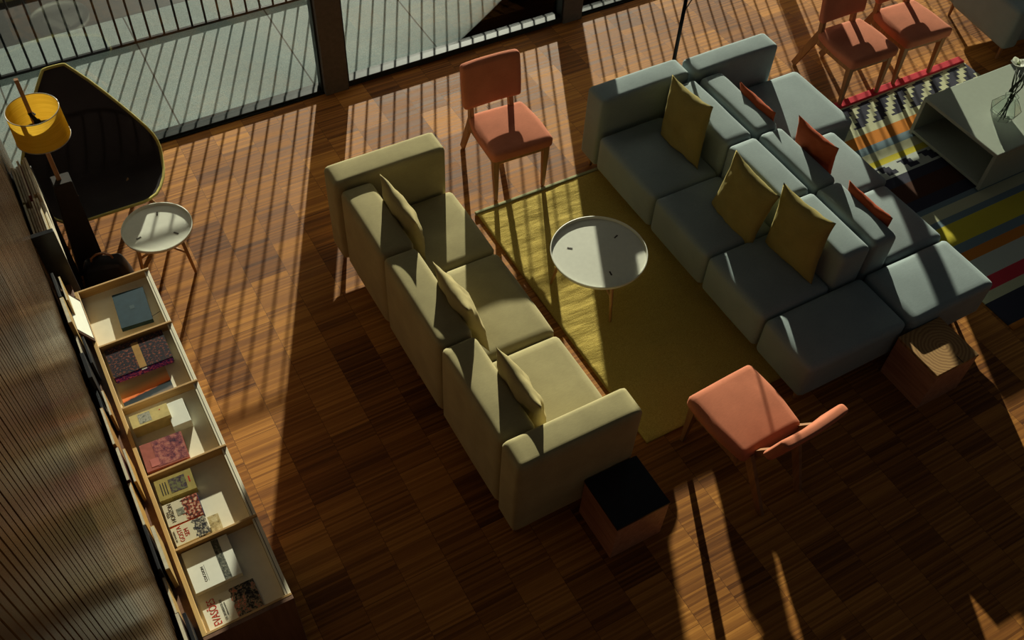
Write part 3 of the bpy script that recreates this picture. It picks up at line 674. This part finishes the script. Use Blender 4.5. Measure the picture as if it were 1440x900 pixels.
# narrow ledge with upright books between the unit and the ribbed wall
lg = obj('ledge', box(-.320, -.2395, -.6, 4.24, .0, .78, .001), M['unit']); tag(lg, 'narrow brown ledge running along the ribbed wall', 'ledge')
colA = [(.015, .015, .018), (.02, .02, .022), (.34, .18, .06), (.05, .03, .02), (.45, .25, .07), (.02, .022, .026), (.42, .27, .10), (.09, .03, .025)]
mats_b = [plain('upright_cover_%d' % i, c, .45) for i, c in enumerate(colA)]
edge = ['black', 'charcoal', 'tan', 'dark brown', 'orange brown', 'black', 'pale wood coloured', 'dark red']
marks = [(1.95, 'the near corner of the unit'), (2.15, 'the red titled magazine'), (2.39, 'the photo strip book'), (2.53, 'the cream print paperback'), (2.68, 'the orange spined paperback'), (2.83, 'the olive book'), (3.05, 'the pink portrait book'), (3.27, 'the pale yellow book'), (3.48, 'the sunset picture book'), (3.71, 'the floral book'), (3.92, 'the teal book'), (9, 'the framed card')]
used = set(); yb = 1.66; i = 0
while yb < 4.0:
    ln = .16+.10*random.random(); h = .15+.13*random.random()
    for k in range(1+(i % 2)):
        ci = (i*3+k*5) % 8; t = .010+.010*random.random(); x = -.300+.026*k+.004*random.random(); mid = yb+ln/2
        mk = [n_ for y_, n_ in marks if mid < y_][0]
        lab = '%s upright book beside %s, %s' % (edge[ci], mk, 'next to the trays' if k else 'against the ribbed wall')
        if lab in used: lab = lab.replace('upright', 'upright second')
        used.add(lab)
        root = thing('book', lab, 'book', (x, yb, .781), 0, 'books standing on the ledge')
        hh = h*(1-.15*k)
        obj('cover', box(0, t, 0, ln, 0, hh, .0012, 1), mats_b[ci], root)
        obj('pages', box(.002, t-.002, .004, ln-.004, .004, hh-.002 if ci in (0, 1, 5) else hh+.0006), M['paper'], root)
    yb += ln+.006; i += 1

# bookcase stub beyond the partition, with rows of books seen from above
bc = thing('bookcase', 'dark narrow bookcase end standing by the ribbed wall near the lamp', 'bookcase', (-.28, 4.31, 0))
obj('side_panel', box(-.04, .075, -.05, -.02, 0, 1.16, .002), M['lacq_and_shade'], bc); obj('side_panel', box(-.04, .075, .70, .72, 0, 1.0, .002), M['lacq_and_shade'], bc)
obj('shelf', box(-.04, .07, -.02, .70, .80, .82), M['lacq_and_shade'], bc); obj('base', box(-.04, .07, -.02, .70, 0, .08), M['lacq_and_shade'], bc); obj('back_panel', box(-.042, -.036, -.02, .70, .0, 1.0), M['lacq_and_shade'], bc)
pal = [(.50, .36, .16), (.42, .30, .14), (.60, .50, .30), (.30, .08, .06), (.55, .40, .2), (.36, .26, .12), (.62, .56, .42), (.45, .2, .12)]
names = ['ochre', 'tan', 'cream', 'dark red', 'pale brown', 'brown', 'ivory', 'rust']
for k in range(7):
    m0 = plain('shelf_book_%d' % k, pal[k % 8], .6)
    for q in range(2):
        hh = .24+.06*random.random(); L2 = .30+.03*random.random()
        root = thing('book', '%s book in the dark bookcase by the lamp, %s, in the %s half' % (names[(k+q*3) % 8], ('closest to the ribbed wall', 'second from the ribbed wall', 'third from the ribbed wall', 'in the middle', 'third from the open side', 'second from the open side', 'at the open side')[k], ('near', 'far')[q]), 'book', (-.308+.0145*k, 4.30+q*.35, .821), 0, 'books in the bookcase by the lamp')
        obj('cover', box(0, .012, 0, L2, 0, hh, .001, 1), m0, root); obj('pages', box(.0015, .0105, .004, L2-.004, .004, hh+.0006), M['paper'], root)

for o in bpy.data.objects:
    if o.get('label') and not o.parent and len(o['label'].split()) > 16: o['label'] = ' '.join(o['label'].replace('in the dark bookcase by', 'by').split()[:16]).rstrip(',')
